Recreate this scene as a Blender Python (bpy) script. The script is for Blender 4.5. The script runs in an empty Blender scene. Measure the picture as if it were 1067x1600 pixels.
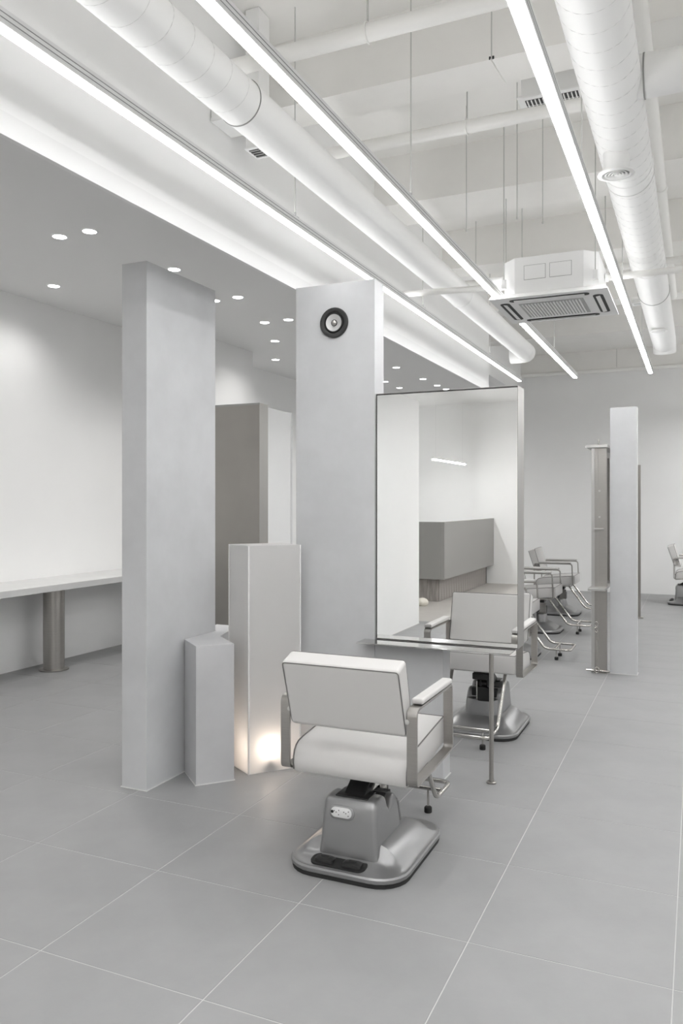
import bpy, bmesh, math, random
from mathutils import Vector, Matrix

S = bpy.context.scene
COL = S.collection
R = math.radians
random.seed(4)

# ------------------------------------------------------------------ camera
cam = bpy.data.cameras.new('camera')
cam.sensor_fit = 'HORIZONTAL'
cam.sensor_width = 36.0
cam.lens = 1242.6 / 1067 * 36.0
cam.shift_y = -15.15 / 1067
cam.clip_start = 0.05
camo = bpy.data.objects.new('camera', cam)
COL.objects.link(camo)
camo.location = (0, 0, 1.5)
camo.rotation_euler = (R(90), 0, 0.420779)
S.camera = camo

# ------------------------------------------------------------------ world, exposure, light levels
w = bpy.data.worlds.new('world')
S.world = w
w.use_nodes = True
w.node_tree.nodes['Background'].inputs[0].default_value = (0.9, 0.95, 1.0, 1)
w.node_tree.nodes['Background'].inputs[1].default_value = 0.05
S.view_settings.view_transform = 'Standard'
S.view_settings.look = 'None'
S.view_settings.exposure = 0.80
S.view_settings.gamma = 1.0
S.view_settings.use_curve_mapping = False
S.cycles.max_bounces = 12
S.cycles.diffuse_bounces = 6
S.cycles.glossy_bounces = 6
S.cycles.transmission_bounces = 10
S.cycles.sample_clamp_indirect = 6.0
S.cycles.caustics_reflective = False
S.cycles.caustics_refractive = False

TUBE_EMIT = 22.0        # radiance of the linear lamps
UP_EMIT = 4.0           # unseen upward strip added to these lamps to brighten the ceiling
DOWN_WATT = 4.2         # each recessed downlight
DOWN_EMIT = 12.0        # its visible glass
GLOBE_EMIT = 8.0       # warm globe in the frosted box
PENDANT_EMIT = 60.0     # linear pendant over the desk


# ------------------------------------------------------------------ materials
def mat(name, col, rough=0.6, metal=0.0, spec=0.5, noise=None, bump=0.0, bscale=40.0, coat=0.0, aniso=None):
    m = bpy.data.materials.new(name)
    m.use_nodes = True
    nt = m.node_tree
    b = nt.nodes['Principled BSDF']
    c = (*col, 1) if len(col) == 3 else col
    b.inputs['Base Color'].default_value = c
    b.inputs['Roughness'].default_value = rough
    b.inputs['Metallic'].default_value = metal
    b.inputs['Specular IOR Level'].default_value = spec
    b.inputs['Coat Weight'].default_value = coat
    tc = None
    if noise or bump or aniso:
        tc = nt.nodes.new('ShaderNodeTexCoord')
    if noise:
        amt, scale, det = noise
        n = nt.nodes.new('ShaderNodeTexNoise')
        n.inputs['Scale'].default_value = scale
        n.inputs['Detail'].default_value = det
        n.inputs['Roughness'].default_value = 0.6
        src = tc.outputs['Object']
        if aniso:
            mp = nt.nodes.new('ShaderNodeMapping')
            mp.inputs['Scale'].default_value = aniso
            nt.links.new(src, mp.inputs[0])
            src = mp.outputs[0]
        nt.links.new(src, n.inputs['Vector'])
        r = nt.nodes.new('ShaderNodeValToRGB')
        r.color_ramp.elements[0].position = 0.3
        r.color_ramp.elements[1].position = 0.7
        r.color_ramp.elements[0].color = (c[0] * (1 - amt), c[1] * (1 - amt), c[2] * (1 - amt), 1)
        r.color_ramp.elements[1].color = (min(1, c[0] * (1 + amt)), min(1, c[1] * (1 + amt)), min(1, c[2] * (1 + amt)), 1)
        nt.links.new(n.outputs['Fac'], r.inputs[0])
        nt.links.new(r.outputs[0], b.inputs['Base Color'])
    if bump:
        n2 = nt.nodes.new('ShaderNodeTexNoise')
        n2.inputs['Scale'].default_value = bscale
        n2.inputs['Detail'].default_value = 6
        nt.links.new(tc.outputs['Object'], n2.inputs['Vector'])
        bp = nt.nodes.new('ShaderNodeBump')
        bp.inputs['Strength'].default_value = bump
        bp.inputs['Distance'].default_value = 0.004
        nt.links.new(n2.outputs['Fac'], bp.inputs['Height'])
        nt.links.new(bp.outputs[0], b.inputs['Normal'])
    return m


def emit(name, col, s):
    m = bpy.data.materials.new(name)
    m.use_nodes = True
    nt = m.node_tree
    nt.nodes.clear()
    e = nt.nodes.new('ShaderNodeEmission')
    e.inputs[0].default_value = (*col, 1)
    e.inputs[1].default_value = s
    o = nt.nodes.new('ShaderNodeOutputMaterial')
    nt.links.new(e.outputs[0], o.inputs[0])
    return m


M = {}
M['wall'] = mat('white_wall_paint', (0.87, 0.87, 0.865), 0.75, noise=(0.012, 1.5, 3), bump=0.05, bscale=120)
M['soffit'] = mat('white_ceiling_paint', (0.82, 0.82, 0.815), 0.8)
M['slab'] = mat('painted_concrete_ceiling', (0.84, 0.83, 0.805), 0.8, noise=(0.03, 2.0, 6), bump=0.25, bscale=18)
M['micro'] = mat('grey_microcement', (0.585, 0.59, 0.60), 0.5, spec=0.35, noise=(0.085, 2.0, 8), bump=0.12, bscale=9)
M['microlight'] = mat('pale_microcement', (0.54, 0.54, 0.55), 0.5, spec=0.35, noise=(0.07, 2.6, 8), bump=0.1, bscale=9)
M['tile'] = mat('grey_porcelain_tile', (0.305, 0.306, 0.307), 0.42, spec=0.4, noise=(0.06, 3.2, 8), bump=0.05, bscale=60)
M['grout'] = mat('pale_grout', (0.55, 0.55, 0.545), 0.9)
M['stonefloor'] = mat('warm_pale_stone', (0.46, 0.44, 0.415), 0.5, noise=(0.05, 3, 6))
M['caulk'] = mat('white_sealant', (0.72, 0.72, 0.71), 0.6)
M['leather'] = mat('white_leather', (0.635, 0.622, 0.61), 0.42, spec=0.45, bump=0.06, bscale=160)
M['piping'] = mat('grey_piping', (0.16, 0.155, 0.15), 0.5)
M['steel'] = mat('brushed_steel', (0.42, 0.405, 0.385), 0.34, metal=1.0, noise=(0.04, 6, 3), aniso=(1, 1, 40))
M['framesteel'] = mat('satin_steel_frame', (0.38, 0.372, 0.36), 0.45, metal=1.0)
M['steelflat'] = mat('satin_steel_plate', (0.60, 0.595, 0.59), 0.07, metal=1.0)
M['plate'] = mat('satin_station_plate', (0.55, 0.545, 0.535), 0.38, metal=1.0)
M['chrome'] = mat('polished_steel_tube', (0.56, 0.545, 0.52), 0.13, metal=1.0)
M['silver'] = mat('silver_painted_plastic', (0.31, 0.31, 0.312), 0.33, metal=0.65, spec=0.5)
M['socket'] = mat('light_grey_plastic', (0.70, 0.70, 0.70), 0.35)
M['black'] = mat('black_plastic', (0.012, 0.012, 0.012), 0.42)
M['rubber'] = mat('black_rubber', (0.02, 0.02, 0.02), 0.7)
M['brass'] = mat('brass_contact', (0.35, 0.27, 0.10), 0.35, metal=1)
M['mirror'] = mat('mirror_glass', (0.93, 0.935, 0.93), 0.0, metal=1.0)
M['alu'] = mat('white_aluminium_profile', (0.74, 0.74, 0.74), 0.4)
M['groove'] = mat('grey_groove', (0.30, 0.30, 0.30), 0.6)
M['duct'] = mat('white_painted_duct', (0.87, 0.87, 0.86), 0.55, bump=0.08, bscale=20)
M['seam'] = mat('duct_seam_grey', (0.72, 0.72, 0.71), 0.6)
M['band'] = mat('dark_joint_band', (0.30, 0.30, 0.29), 0.6)
M['pipe'] = mat('white_painted_pipe', (0.85, 0.845, 0.82), 0.55)
M['rod'] = mat('grey_threaded_rod', (0.55, 0.55, 0.53), 0.5)
M['ac'] = mat('white_appliance_plastic', (0.90, 0.90, 0.895), 0.4)
M['acgrey'] = mat('grey_grille_plastic', (0.45, 0.45, 0.445), 0.5)
M['dark'] = mat('dark_slot', (0.03, 0.03, 0.03), 0.6)
M['taupe'] = mat('taupe_metal_sheet', (0.33, 0.315, 0.295), 0.38, metal=0.7, noise=(0.08, 1.5, 3))
M['taupeedge'] = mat('grey_metal_edge', (0.42, 0.41, 0.39), 0.4, metal=0.6)
M['benchtop'] = mat('pale_grey_stone_top', (0.62, 0.62, 0.615), 0.45, noise=(0.03, 6, 5))
M['desk'] = mat('grey_desk_laminate', (0.31, 0.305, 0.295), 0.5)
M['plank'] = mat('grey_brown_wood', (0.33, 0.307, 0.29), 0.55, noise=(0.30, 9, 5), aniso=(3, 3, 0.35))
M['cone'] = mat('silver_speaker_cone', (0.58, 0.58, 0.58), 0.4, metal=0.35)
M['charcoal'] = mat('charcoal_speaker_frame', (0.028, 0.028, 0.028), 0.5)
M['cloth'] = mat('cream_cloth', (0.72, 0.69, 0.62), 0.9, bump=0.4, bscale=60)
M['plinthdark'] = mat('dark_lamp_base', (0.22, 0.21, 0.20), 0.5)
M['tubeside'] = emit('added_lamp_diffuser', (1.0, 1.0, 1.0), TUBE_EMIT * 0.6)
M['tubeleft'] = emit('lit_diffuser_left', (1.0, 1.0, 1.0), TUBE_EMIT * 0.38)
M['tubefar'] = emit('added_far_diffuser', (1.0, 1.0, 1.0), TUBE_EMIT * 1.3)
M['tube'] = emit('lit_diffuser', (1.0, 1.0, 1.0), TUBE_EMIT)
M['upglow'] = emit('added_uplight_glow', (1.0, 1.0, 1.0), UP_EMIT)
M['downglow'] = emit('lit_downlight_glass', (1.0, 1.0, 1.0), DOWN_EMIT)
M['globe'] = emit('lit_warm_globe', (1.0, 0.83, 0.69), GLOBE_EMIT)
M['pendant'] = emit('lit_pendant_diffuser', (1.0, 1.0, 1.0), PENDANT_EMIT)


def frosted():
    m = bpy.data.materials.new('frosted_acrylic')
    m.use_nodes = True
    nt = m.node_tree
    nt.nodes.clear()
    o = nt.nodes.new('ShaderNodeOutputMaterial')
    g = nt.nodes.new('ShaderNodeBsdfRefraction')
    g.inputs['Color'].default_value = (0.97, 0.97, 0.97, 1)
    g.inputs['Roughness'].default_value = 0.75
    g.inputs['IOR'].default_value = 1.45
    t = nt.nodes.new('ShaderNodeBsdfTranslucent')
    t.inputs[0].default_value = (0.97, 0.965, 0.96, 1)
    d = nt.nodes.new('ShaderNodeBsdfDiffuse')
    d.inputs[0].default_value = (0.95, 0.945, 0.94, 1)
    gl = nt.nodes.new('ShaderNodeBsdfGlossy')
    gl.inputs['Roughness'].default_value = 0.3
    gl.inputs[0].default_value = (0.9, 0.9, 0.9, 1)
    m1 = nt.nodes.new('ShaderNodeMixShader'); m1.inputs[0].default_value = 0.36
    nt.links.new(t.outputs[0], m1.inputs[1]); nt.links.new(d.outputs[0], m1.inputs[2])
    m2 = nt.nodes.new('ShaderNodeMixShader'); m2.inputs[0].default_value = 0.88
    nt.links.new(g.outputs[0], m2.inputs[1]); nt.links.new(m1.outputs[0], m2.inputs[2])
    m3 = nt.nodes.new('ShaderNodeMixShader'); m3.inputs[0].default_value = 0.04
    nt.links.new(m2.outputs[0], m3.inputs[1]); nt.links.new(gl.outputs[0], m3.inputs[2])
    nt.links.new(m3.outputs[0], o.inputs[0])
    return m


M['frost'] = frosted()
M['frostedge'] = mat('pale_acrylic_edge', (0.80, 0.79, 0.785), 0.4)


# ------------------------------------------------------------------ mesh helpers
def hexa(bm, pts, bev=0.0, seg=2, edges=None):
    """eight corners: 0-3 bottom ring, 4-7 top ring (counter-clockwise from above)"""
    v = [bm.verts.new(p) for p in pts]
    fs = [(3, 2, 1, 0), (4, 5, 6, 7), (0, 1, 5, 4), (1, 2, 6, 5), (2, 3, 7, 6), (3, 0, 4, 7)]
    faces = [bm.faces.new([v[i] for i in f]) for f in fs]
    if bev > 0:
        es = {e for f in faces for e in f.edges}
        bmesh.ops.bevel(bm, geom=list(es), offset=bev, segments=seg, profile=0.5, affect='EDGES', clamp_overlap=True)
    return v


def box(bm, x0, x1, y0, y1, z0, z1, bev=0.0, seg=2):
    hexa(bm, [(x0, y0, z0), (x1, y0, z0), (x1, y1, z0), (x0, y1, z0),
              (x0, y0, z1), (x1, y0, z1), (x1, y1, z1), (x0, y1, z1)], bev, seg)


def prism(bm, poly, z0, z1, bev=0.0, seg=2):
    b = [bm.verts.new((x, y, z0)) for x, y in poly]
    t = [bm.verts.new((x, y, z1)) for x, y in poly]
    n = len(poly)
    fs = [bm.faces.new(b[::-1]), bm.faces.new(t)]
    for i in range(n):
        j = (i + 1) % n
        fs.append(bm.faces.new((b[i], b[j], t[j], t[i])))
    if bev > 0:
        es = {e for f in fs for e in f.edges}
        bmesh.ops.bevel(bm, geom=list(es), offset=bev, segments=seg, profile=0.5, affect='EDGES', clamp_overlap=True)


def loft(bm, rings, cap0=True, cap1=True):
    vs = [[bm.verts.new(p) for p in r] for r in rings]
    n = len(rings[0])
    for a, b in zip(vs, vs[1:]):
        for i in range(n):
            j = (i + 1) % n
            bm.faces.new((a[i], a[j], b[j], b[i]))
    if cap0: bm.faces.new(vs[0][::-1])
    if cap1: bm.faces.new(vs[-1])


def fillet(path, rad, n=6, closed=False):
    """round the corners of a polyline"""
    P = [Vector(p) for p in path]
    out = []
    N = len(P)
    for i in range(N):
        if not closed and i in (0, N - 1):
            out.append(P[i]); continue
        a, b, c = P[i - 1], P[i], P[(i + 1) % N]
        u, v = (a - b), (c - b)
        r = rad[i] if isinstance(rad, (list, tuple)) else rad
        ang = u.angle(v)
        t = min(r / math.tan(ang / 2), u.length * 0.49, v.length * 0.49)
        p0, p1 = b + u.normalized() * t, b + v.normalized() * t
        for k in range(n + 1):
            s = k / n
            out.append(p0 * (1 - s) ** 2 + b * 2 * s * (1 - s) + p1 * s ** 2)
    return out


def sweep(bm, path, prof, closed=False, up=Vector((0, 0, 1)), cap=True):
    """prof: list of (a, b) in the (side, up) frame, carried along the path"""
    P = [Vector(p) for p in path]
    N = len(P)
    rings = []
    prev = None
    for i in range(N):
        if closed:
            t = (P[(i + 1) % N] - P[i - 1])
        else:
            t = P[min(i + 1, N - 1)] - P[max(i - 1, 0)]
        t.normalize()
        if prev is None:
            u = up - t * up.dot(t)
            if u.length < 1e-3:
                u = Vector((1, 0, 0)) - t * t.x
            u.normalize()
        else:
            u = prev - t * prev.dot(t)
            u.normalize()
        prev = u
        s = t.cross(u)
        rings.append([bm.verts.new(P[i] + s * a + u * b) for a, b in prof])
    n = len(prof)
    m = N if closed else N - 1
    for i in range(m):
        A, B = rings[i], rings[(i + 1) % N]
        for k in range(n):
            l = (k + 1) % n
            bm.faces.new((A[k], A[l], B[l], B[k]))
    if cap and not closed:
        bm.faces.new(rings[0][::-1]); bm.faces.new(rings[-1])


def circ(r, n=10):
    return [(r * math.cos(2 * math.pi * k / n), r * math.sin(2 * math.pi * k / n)) for k in range(n)]


def tube(bm, path, r, n=10, closed=False, cap=True):
    sweep(bm, path, circ(r, n), closed, cap=cap)


def lathe(bm, prof, n=24, mtx=None, capa=True, capb=True):
    """prof: (radius, height) from bottom to top"""
    mtx = mtx or Matrix.Identity(4)
    rings = []
    for r, z in prof:
        rings.append([mtx @ Vector((r * math.cos(2 * math.pi * k / n), r * math.sin(2 * math.pi * k / n), z)) for k in range(n)])
    loft(bm, rings, capa, capb)


def rrect(hx0, hx1, hy0, hy1, rad, z, n=6):
    """rounded rectangle ring, counter-clockwise"""
    pts = []
    for cx, cy, a0 in ((hx1 - rad, hy1 - rad, 0), (hx0 + rad, hy1 - rad, 90), (hx0 + rad, hy0 + rad, 180), (hx1 - rad, hy0 + rad, 270)):
        for k in range(n + 1):
            a = R(a0 + 90 * k / n)
            pts.append(Vector((cx + rad * math.cos(a), cy + rad * math.sin(a), z)))
    return pts


def obj(name, bm, m, parent=None, smooth=True, wn=False, recalc=True):
    if recalc:
        bmesh.ops.recalc_face_normals(bm, faces=bm.faces)
    me = bpy.data.meshes.new(name)
    bm.to_mesh(me)
    bm.free()
    me.materials.append(M[m])
    if smooth:
        for p in me.polygons:
            p.use_smooth = True
        me.set_sharp_from_angle(angle=R(38))
    o = bpy.data.objects.new(name, me)
    COL.objects.link(o)
    if wn:
        md = o.modifiers.new('normals', 'WEIGHTED_NORMAL')
        md.keep_sharp = True
    if parent:
        o.parent = parent
    return o


def B():
    return bmesh.new()


def tag(o, label=None, cat=None, group=None, kind=None):
    if label: o['label'] = label
    if cat: o['category'] = cat
    if group: o['group'] = group
    if kind: o['kind'] = kind
    return o


def thing(name, loc, label, cat, group=None, rz=0.0):
    o = bpy.data.objects.new(name, None)
    COL.objects.link(o)
    o.location = loc
    o.rotation_euler = (0, 0, rz)
    o.empty_display_size = 0.1
    return tag(o, label, cat, group)


def struct(name, bm, m, label=None, parent=None, smooth=False):
    o = obj(name, bm, m, parent, smooth=smooth)
    if parent is None:
        o['kind'] = 'structure'
    if label: o['label'] = label
    return o


def copy_tree(o, parent=None):
    c = o.copy()
    COL.objects.link(c)
    if parent:
        c.parent = parent
    for ch in list(o.children):
        copy_tree(ch, c)
    return c


# ================================================================== SETTING
XL, YB, YF, XR = -5.55, 13.95, -6.3, 3.4       # left wall, back wall, wall behind the camera, right wall
ZS, ZC, ZB = 3.35, 4.0, 2.75                    # recessed ceiling, concrete slab, beam underside
XB0, XB1 = -2.175, -2.155                       # the long beam between the two ceilings
YEND = 8.9

# floor: grout bed with every tile laid on it
TX, TY, OX, OY = 0.6464, 0.6335, -2.0077, 1.385
bm = B(); box(bm, XL - 0.1, XR + 0.1, -1.3, YB + 0.1, -0.12, -0.0012)
floor = struct('floor', bm, 'grout', 'grey porcelain tiled floor with thin pale joints')
bm = B(); box(bm, XL - 0.1, XR + 0.1, YF - 0.1, -1.3, -0.12, 0.0)
struct('floor_reception', bm, 'stonefloor', 'warm pale floor beside the reception desk')


def tile_bm(x0, x1, y0, y1, b=None):
    b = b or B()
    g = 0.0018
    x0 += g; x1 -= g; y0 += g; y1 -= g
    c = 0.001
    lo = [b.verts.new(p) for p in ((x0, y0, -0.011), (x1, y0, -0.011), (x1, y1, -0.011), (x0, y1, -0.011))]
    mi = [b.verts.new(p) for p in ((x0, y0, -c), (x1, y0, -c), (x1, y1, -c), (x0, y1, -c))]
    hi = [b.verts.new(p) for p in ((x0 + c, y0 + c, 0), (x1 - c, y0 + c, 0), (x1 - c, y1 - c, 0), (x0 + c, y1 - c, 0))]
    for A, C in ((lo, mi), (mi, hi)):
        for i in range(4):
            j = (i + 1) % 4
            b.faces.new((A[i], A[j], C[j], C[i]))
    b.faces.new(hi)
    return b


tile_me = None
rest = B()
nrest = ntile = 0
i0 = int(math.floor((XL - OX) / TX)); i1 = int(math.ceil((XR - OX) / TX))
j0 = int(math.floor((-1.3 - OY) / TY)); j1 = int(math.ceil((YB - OY) / TY))
for j in range(j0, j1):
    for i in range(i0, i1):
        x0, y0 = OX + i * TX, OY + j * TY
        x1, y1 = x0 + TX, y0 + TY
        full = x0 >= XL and x1 <= XR and y0 >= -1.3 and y1 <= YB
        cx, cy = (x0 + x1) / 2, (y0 + y1) / 2
        d = 0.408 * -cx + 0.913 * cy
        u = 533.5 + 1242.6 * (0.913 * cx + 0.408 * cy) / d if d > 0.1 else 9999
        v = 785 + 1242.6 * 1.5 / d if d > 0.1 else 9999
        seen = d > 1.2 and -330 < u < 1400 and v < 2000 and cy < 11.2
        if full and seen:
            if tile_me is None:
                o = obj('tile', tile_bm(-TX / 2, TX / 2, -TY / 2, TY / 2), 'tile', floor, smooth=False)
                tile_me = o.data
            else:
                o = bpy.data.objects.new('tile', tile_me)
                COL.objects.link(o); o.parent = floor
            o.location = (cx, cy, 0)
            ntile += 1
        else:
            tile_bm(max(x0, XL), min(x1, XR), max(y0, -1.3), min(y1, YB), rest)
o = obj('tile', rest, 'tile', floor, smooth=False)
o['kind'] = 'stuff'

# walls
bm = B(); box(bm, XL - 0.12, XL, YF - 0.1, YB + 0.1, -0.1, 4.1)
struct('wall_left', bm, 'wall', 'plain white wall behind the long bench')
bm = B(); box(bm, XL, XR, YB, YB + 0.12, -0.1, 4.1)
struct('wall_back', bm, 'wall', 'plain white wall at the far end of the hall')
bm = B(); box(bm, XR, XR + 0.12, YF - 0.1, YB + 0.1, -0.1, 4.1)
struct('wall_right', bm, 'wall')
bm = B(); box(bm, XL, XR, YF - 0.12, YF, -0.1, 4.1)
struct('wall_front', bm, 'wall', 'white wall behind the reception desk, seen in the mirror')
bm = B(); box(bm, XL, -5.0, 6.95, 8.5, 0, ZS)
struct('trim_1', bm, 'wall', 'white wall projection beyond the first grey slab')
# ceilings
bm = B(); box(bm, XL, XB0, YF, YEND, ZS, ZS + 0.1); box(bm, XL, -2.9, YEND, YB, ZS, ZS + 0.1); box(bm, XB0, XR, YF, 0.0, ZS, ZS + 0.1)
struct('ceiling', bm, 'soffit', 'plain lower ceiling of the left bay with round downlights')
bm = B(); box(bm, -2.9, XR, YF, YB, ZC, ZC + 0.1)
struct('ceiling_slab', bm, 'slab', 'white painted concrete ceiling above the pipes')
bm = B()
box(bm, XB0, XB1, 0.0, YEND, ZB, ZC)
struct('trim_2', bm, 'wall', 'long white dropped beam dividing the two ceilings')
bm = B(); prism(bm, [(XB0, YEND - 0.14), (XB0, YEND), (-2.76, YEND), (-2.76, YB), (-2.9, YB), (-2.9, YEND - 0.14)], ZS, ZC)
struct('trim_10', bm, 'wall', 'white edge of the lower ceiling at the far end')
bm = B(); box(bm, XB1 + 0.0001, XB1 + 0.002, 0.0, YEND, ZB, ZB + 0.081)
struct('trim_12', bm, 'soffit', 'narrow, slightly darker white band along the foot of the dropped beam')  # thin strip in a slightly darker white than the beam
bm = B(); box(bm, XB1, XR, -0.12, 0.0, ZS + 0.1, ZC)
struct('trim_11', bm, 'wall')
# cross beams of the concrete ceiling
k = 3
for y0, y1, zb in ((0.9, 1.2, 3.65), (3.82, 4.07, 3.65), (5.4, 5.85, 3.65), (7.1, 7.4, 3.65), (8.85, 9.15, 3.65), (10.4, 10.7, 3.62), (13.7, YB, 3.69)):
    bm = B()
    xa = XB1 if y1 < YEND else -2.76
    box(bm, xa, XR, y0, y1, zb, ZC)
    struct('trim_%d' % k, bm, 'slab', 'white concrete cross beam under the slab')
    k += 1

# ================================================================== COLUMNS AND SLABS
def pillar(name, x0, x1, y0, y1, z0, z1, m, label, cat):
    t = thing(name, ((x0 + x1) / 2, (y0 + y1) / 2, 0), label, cat)
    hx, hy = (x1 - x0) / 2, (y1 - y0) / 2
    b = B(); box(b, -hx, hx, -hy, hy, z0, z1, 0.003, 2)
    obj('shaft', b, m, t, wn=True)
    b = B(); box(b, -hx - 0.005, hx + 0.005, -hy - 0.005, hy + 0.005, 0.0, 0.004)
    o = obj('sealant_line', b, 'caulk', t, smooth=False)
    o['label'] = 'thin white joint at the foot'
    return t


pillar('slab_column', -2.770, -2.609, 3.354, 4.000, 0.0, 2.755, 'micro',
       'tall freestanding grey slab with broad cloudy side face, nearest on left', 'column')
spk_col = pillar('wall_column', -2.140, -1.645, 4.130, 4.270, 0.0, ZB, 'micro',
       'tall grey column carrying the round black loudspeaker', 'column')
pillar('slim_column', -0.700, -0.478, 7.330, 7.450, 0.0, 2.33, 'micro',
       'slim pale grey column beside the steel mirror post at right', 'column')

# short prism plinth leaning out of the slab
t = thing('plinth', (-2.42, 3.70, 0), 'short grey angular plinth wedged between tall slab and frosted box', 'plinth')
poly = [(-2.421, 3.525), (-2.282, 3.682), (-2.484, 3.852), (-2.53, 4.02), (-2.55, 4.22), (-2.74, 4.22), (-2.74, 4.006), (-2.604, 4.006), (-2.604, 3.682)]
pl = [(x + 2.42, y - 3.70) for x, y in poly]
b = B(); prism(b, pl, 0.0, 0.738, 0.003, 2); obj('block', b, 'microlight', t, wn=True)
b = B(); prism(b, [(p[0] * 1.0 + dx, p[1] + dy) for p, (dx, dy) in zip(pl, ((-0.001, -0.006), (0.006, 0.0), (0.003, 0.003), (0.004, 0), (0.004, 0.004), (-0.004, 0.004), (-0.004, 0), (0, 0), (0, 0)))], 0, 0.004)
obj('sealant_line', b, 'caulk', t, smooth=False)

# frosted acrylic box with lit globe
fx = Vector((-2.254, 3.783)); fl = Vector((-2.460, 3.911)); fr = Vector((-2.052, 4.018))
fb = fl + fr - fx
c = (fl + fr) / 2
t = thing('frosted_box', (c.x, c.y, 0), 'tall frosted acrylic box glowing warmly near its foot', 'light box')
HF = 1.26
cor = [fx - c, fr - c, fb - c, fl - c]
th = 0.006
for a in range(4):
    p, q = cor[a], cor[(a + 1) % 4]
    e = (q - p).normalized()
    nrm = Vector((e.y, -e.x))
    p2, q2 = p + e * th, q
    b = B()
    prism(b, [(p2.x, p2.y), (q2.x, q2.y), (q2.x - nrm.x * th, q2.y - nrm.y * th), (p2.x - nrm.x * th, p2.y - nrm.y * th)], 0.001, HF - th)
    obj('side_panel', b, 'frost', t, smooth=False)
    b = B(); box(b, -0.004, 0.004, -0.004, 0.004, 0.0, HF, 0.001, 1)
    o = obj('corner_edge', b, 'frostedge', t, smooth=False)
    o.location = (p.x + (e.x - nrm.x) * 0.002, p.y + (e.y - nrm.y) * 0.002, 0)
    o.rotation_euler = (0, 0, math.atan2(e.y, e.x))
b = B(); prism(b, [(p.x * 0.985, p.y * 0.985) for p in cor], HF - th, HF); obj('top_panel', b, 'frost', t, smooth=False)
b = B(); prism(b, [(p.x, p.y) for p in cor], 0.0, 0.003); obj('base_edge', b, 'caulk', t, smooth=False)
g = thing('globe_lamp', (-2.208, 3.915, 0.004), 'small lit warm globe lamp on dark foot inside frosted box', 'lamp')
b = B(); lathe(b, [(0.045, 0), (0.048, 0.004), (0.048, 0.045), (0.042, 0.055), (0.025, 0.066), (0.02, 0.08)], 24); obj('lamp_foot', b, 'plinthdark', g)
b = B(); bmesh.ops.create_uvsphere(b, u_segments=24, v_segments=16, radius=0.052)
o = obj('globe', b, 'globe', g); o.location = (0, 0, 0.128)

# block under the near counter
pillar('counter_block', -1.643, -1.250, 4.130, 4.265, 0.0, 0.727, 'micro',
       'low grey block holding up the steel counter behind front chair', 'support')

# left bay: taupe sheet wall and pale partition behind it
t = thing('metal_partition', (-3.95, 6.17, 0), 'taupe metal clad partition standing behind the tall grey slab', 'partition')
b = B(); box(b, -0.45, 0.43, -0.075, 0.075, 0, 2.375, 0.003); obj('sheet_panel', b, 'taupe', t, wn=True)
b = B(); box(b, 0.4302, 0.4332, -0.075, 0.075, 0, 2.375); obj('end_cap', b, 'taupeedge', t, smooth=False)
b = B(); box(b, -0.452, 0.434, -0.078, -0.0755, 2.360, 2.377); o = obj('top_trim', b, 'band', t, smooth=False)
t = thing('white_partition', (-3.60, 6.55, 0), 'pale partition end right behind the taupe metal partition', 'partition')
b = B(); box(b, -0.05, 0.05, -0.3, 0.22, 0, 2.355, 0.003); obj('panel', b, 'wall', t, wn=True)
b = B(); box(b, 0.0502, 0.056, 0.195, 0.22, 0, 2.355); obj('edge_strip', b, 'alu', t, smooth=False)

# ================================================================== BENCH ON THE LEFT
t = thing('wall_bench', (-5.26, 3.9, 0), 'long pale bench top on round steel leg along left wall', 'bench')
b = B(); box(b, -0.288, 0.29, -3.4, 4.0, 0.745, 0.80, 0.003); obj('bench_top', b, 'benchtop', t, wn=True)
for yy in (-2.05, 1.56):
    b = B(); lathe(b, [(0.092, 0.012), (0.092, 0.744)], 32)
    l = obj('leg', b, 'steel', t); l.location = (-0.01, yy, 0)
    b = B(); lathe(b, [(0.128, 0), (0.130, 0.003), (0.130, 0.010), (0.127, 0.012)], 32)
    obj('floor_flange', b, 'steel', l)

# ================================================================== LOUDSPEAKER
t = thing('wall_loudspeaker', (-1.892, 4.1295, 2.524), 'round black loudspeaker with silver cone set in the grey column', 'loudspeaker')
RX = Matrix.Rotation(R(90), 4, 'X')            # lathe axis +Z -> -Y (towards the room)
b = B(); lathe(b, [(0.0865, 0.0), (0.0865, 0.010), (0.083, 0.016), (0.067, 0.016), (0.062, 0.013), (0.058, 0.005)], 48, RX, capb=False)
fr_ = obj('frame_ring', b, 'charcoal', t)
b = B(); lathe(b, [(0.0585, 0.005), (0.0575, 0.009), (0.054, 0.012), (0.049, 0.012), (0.047, 0.010)], 48, RX, capa=False, capb=False)
obj('rubber_surround', b, 'rubber', t)
b = B(); lathe(b, [(0.0155, 0.0008), (0.030, 0.0035), (0.0485, 0.0115)], 48, RX, capa=True, capb=False)
obj('cone', b, 'cone', t)
b = B(); lathe(b, [(0.0185, 0.001), (0.0185, 0.006), (0.016, 0.0065)], 32, RX); obj('phase_ring', b, 'charcoal', t)
b = B(); lathe(b, [(0.0158, 0.006), (0.0152, 0.010), (0.012, 0.014), (0.006, 0.0165), (0.001, 0.0173)], 32, RX); obj('dust_cap', b, 'chrome', t)
for k in range(5):
    a = R(98 + 72 * k)
    b = B(); lathe(b, [(0.0042, 0.0155), (0.0042, 0.018), (0.0015, 0.0182)], 10, RX)
    o = obj('screw', b, 'black', fr_); o.location = (0.077 * math.cos(a), 0, 0.077 * math.sin(a))

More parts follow.
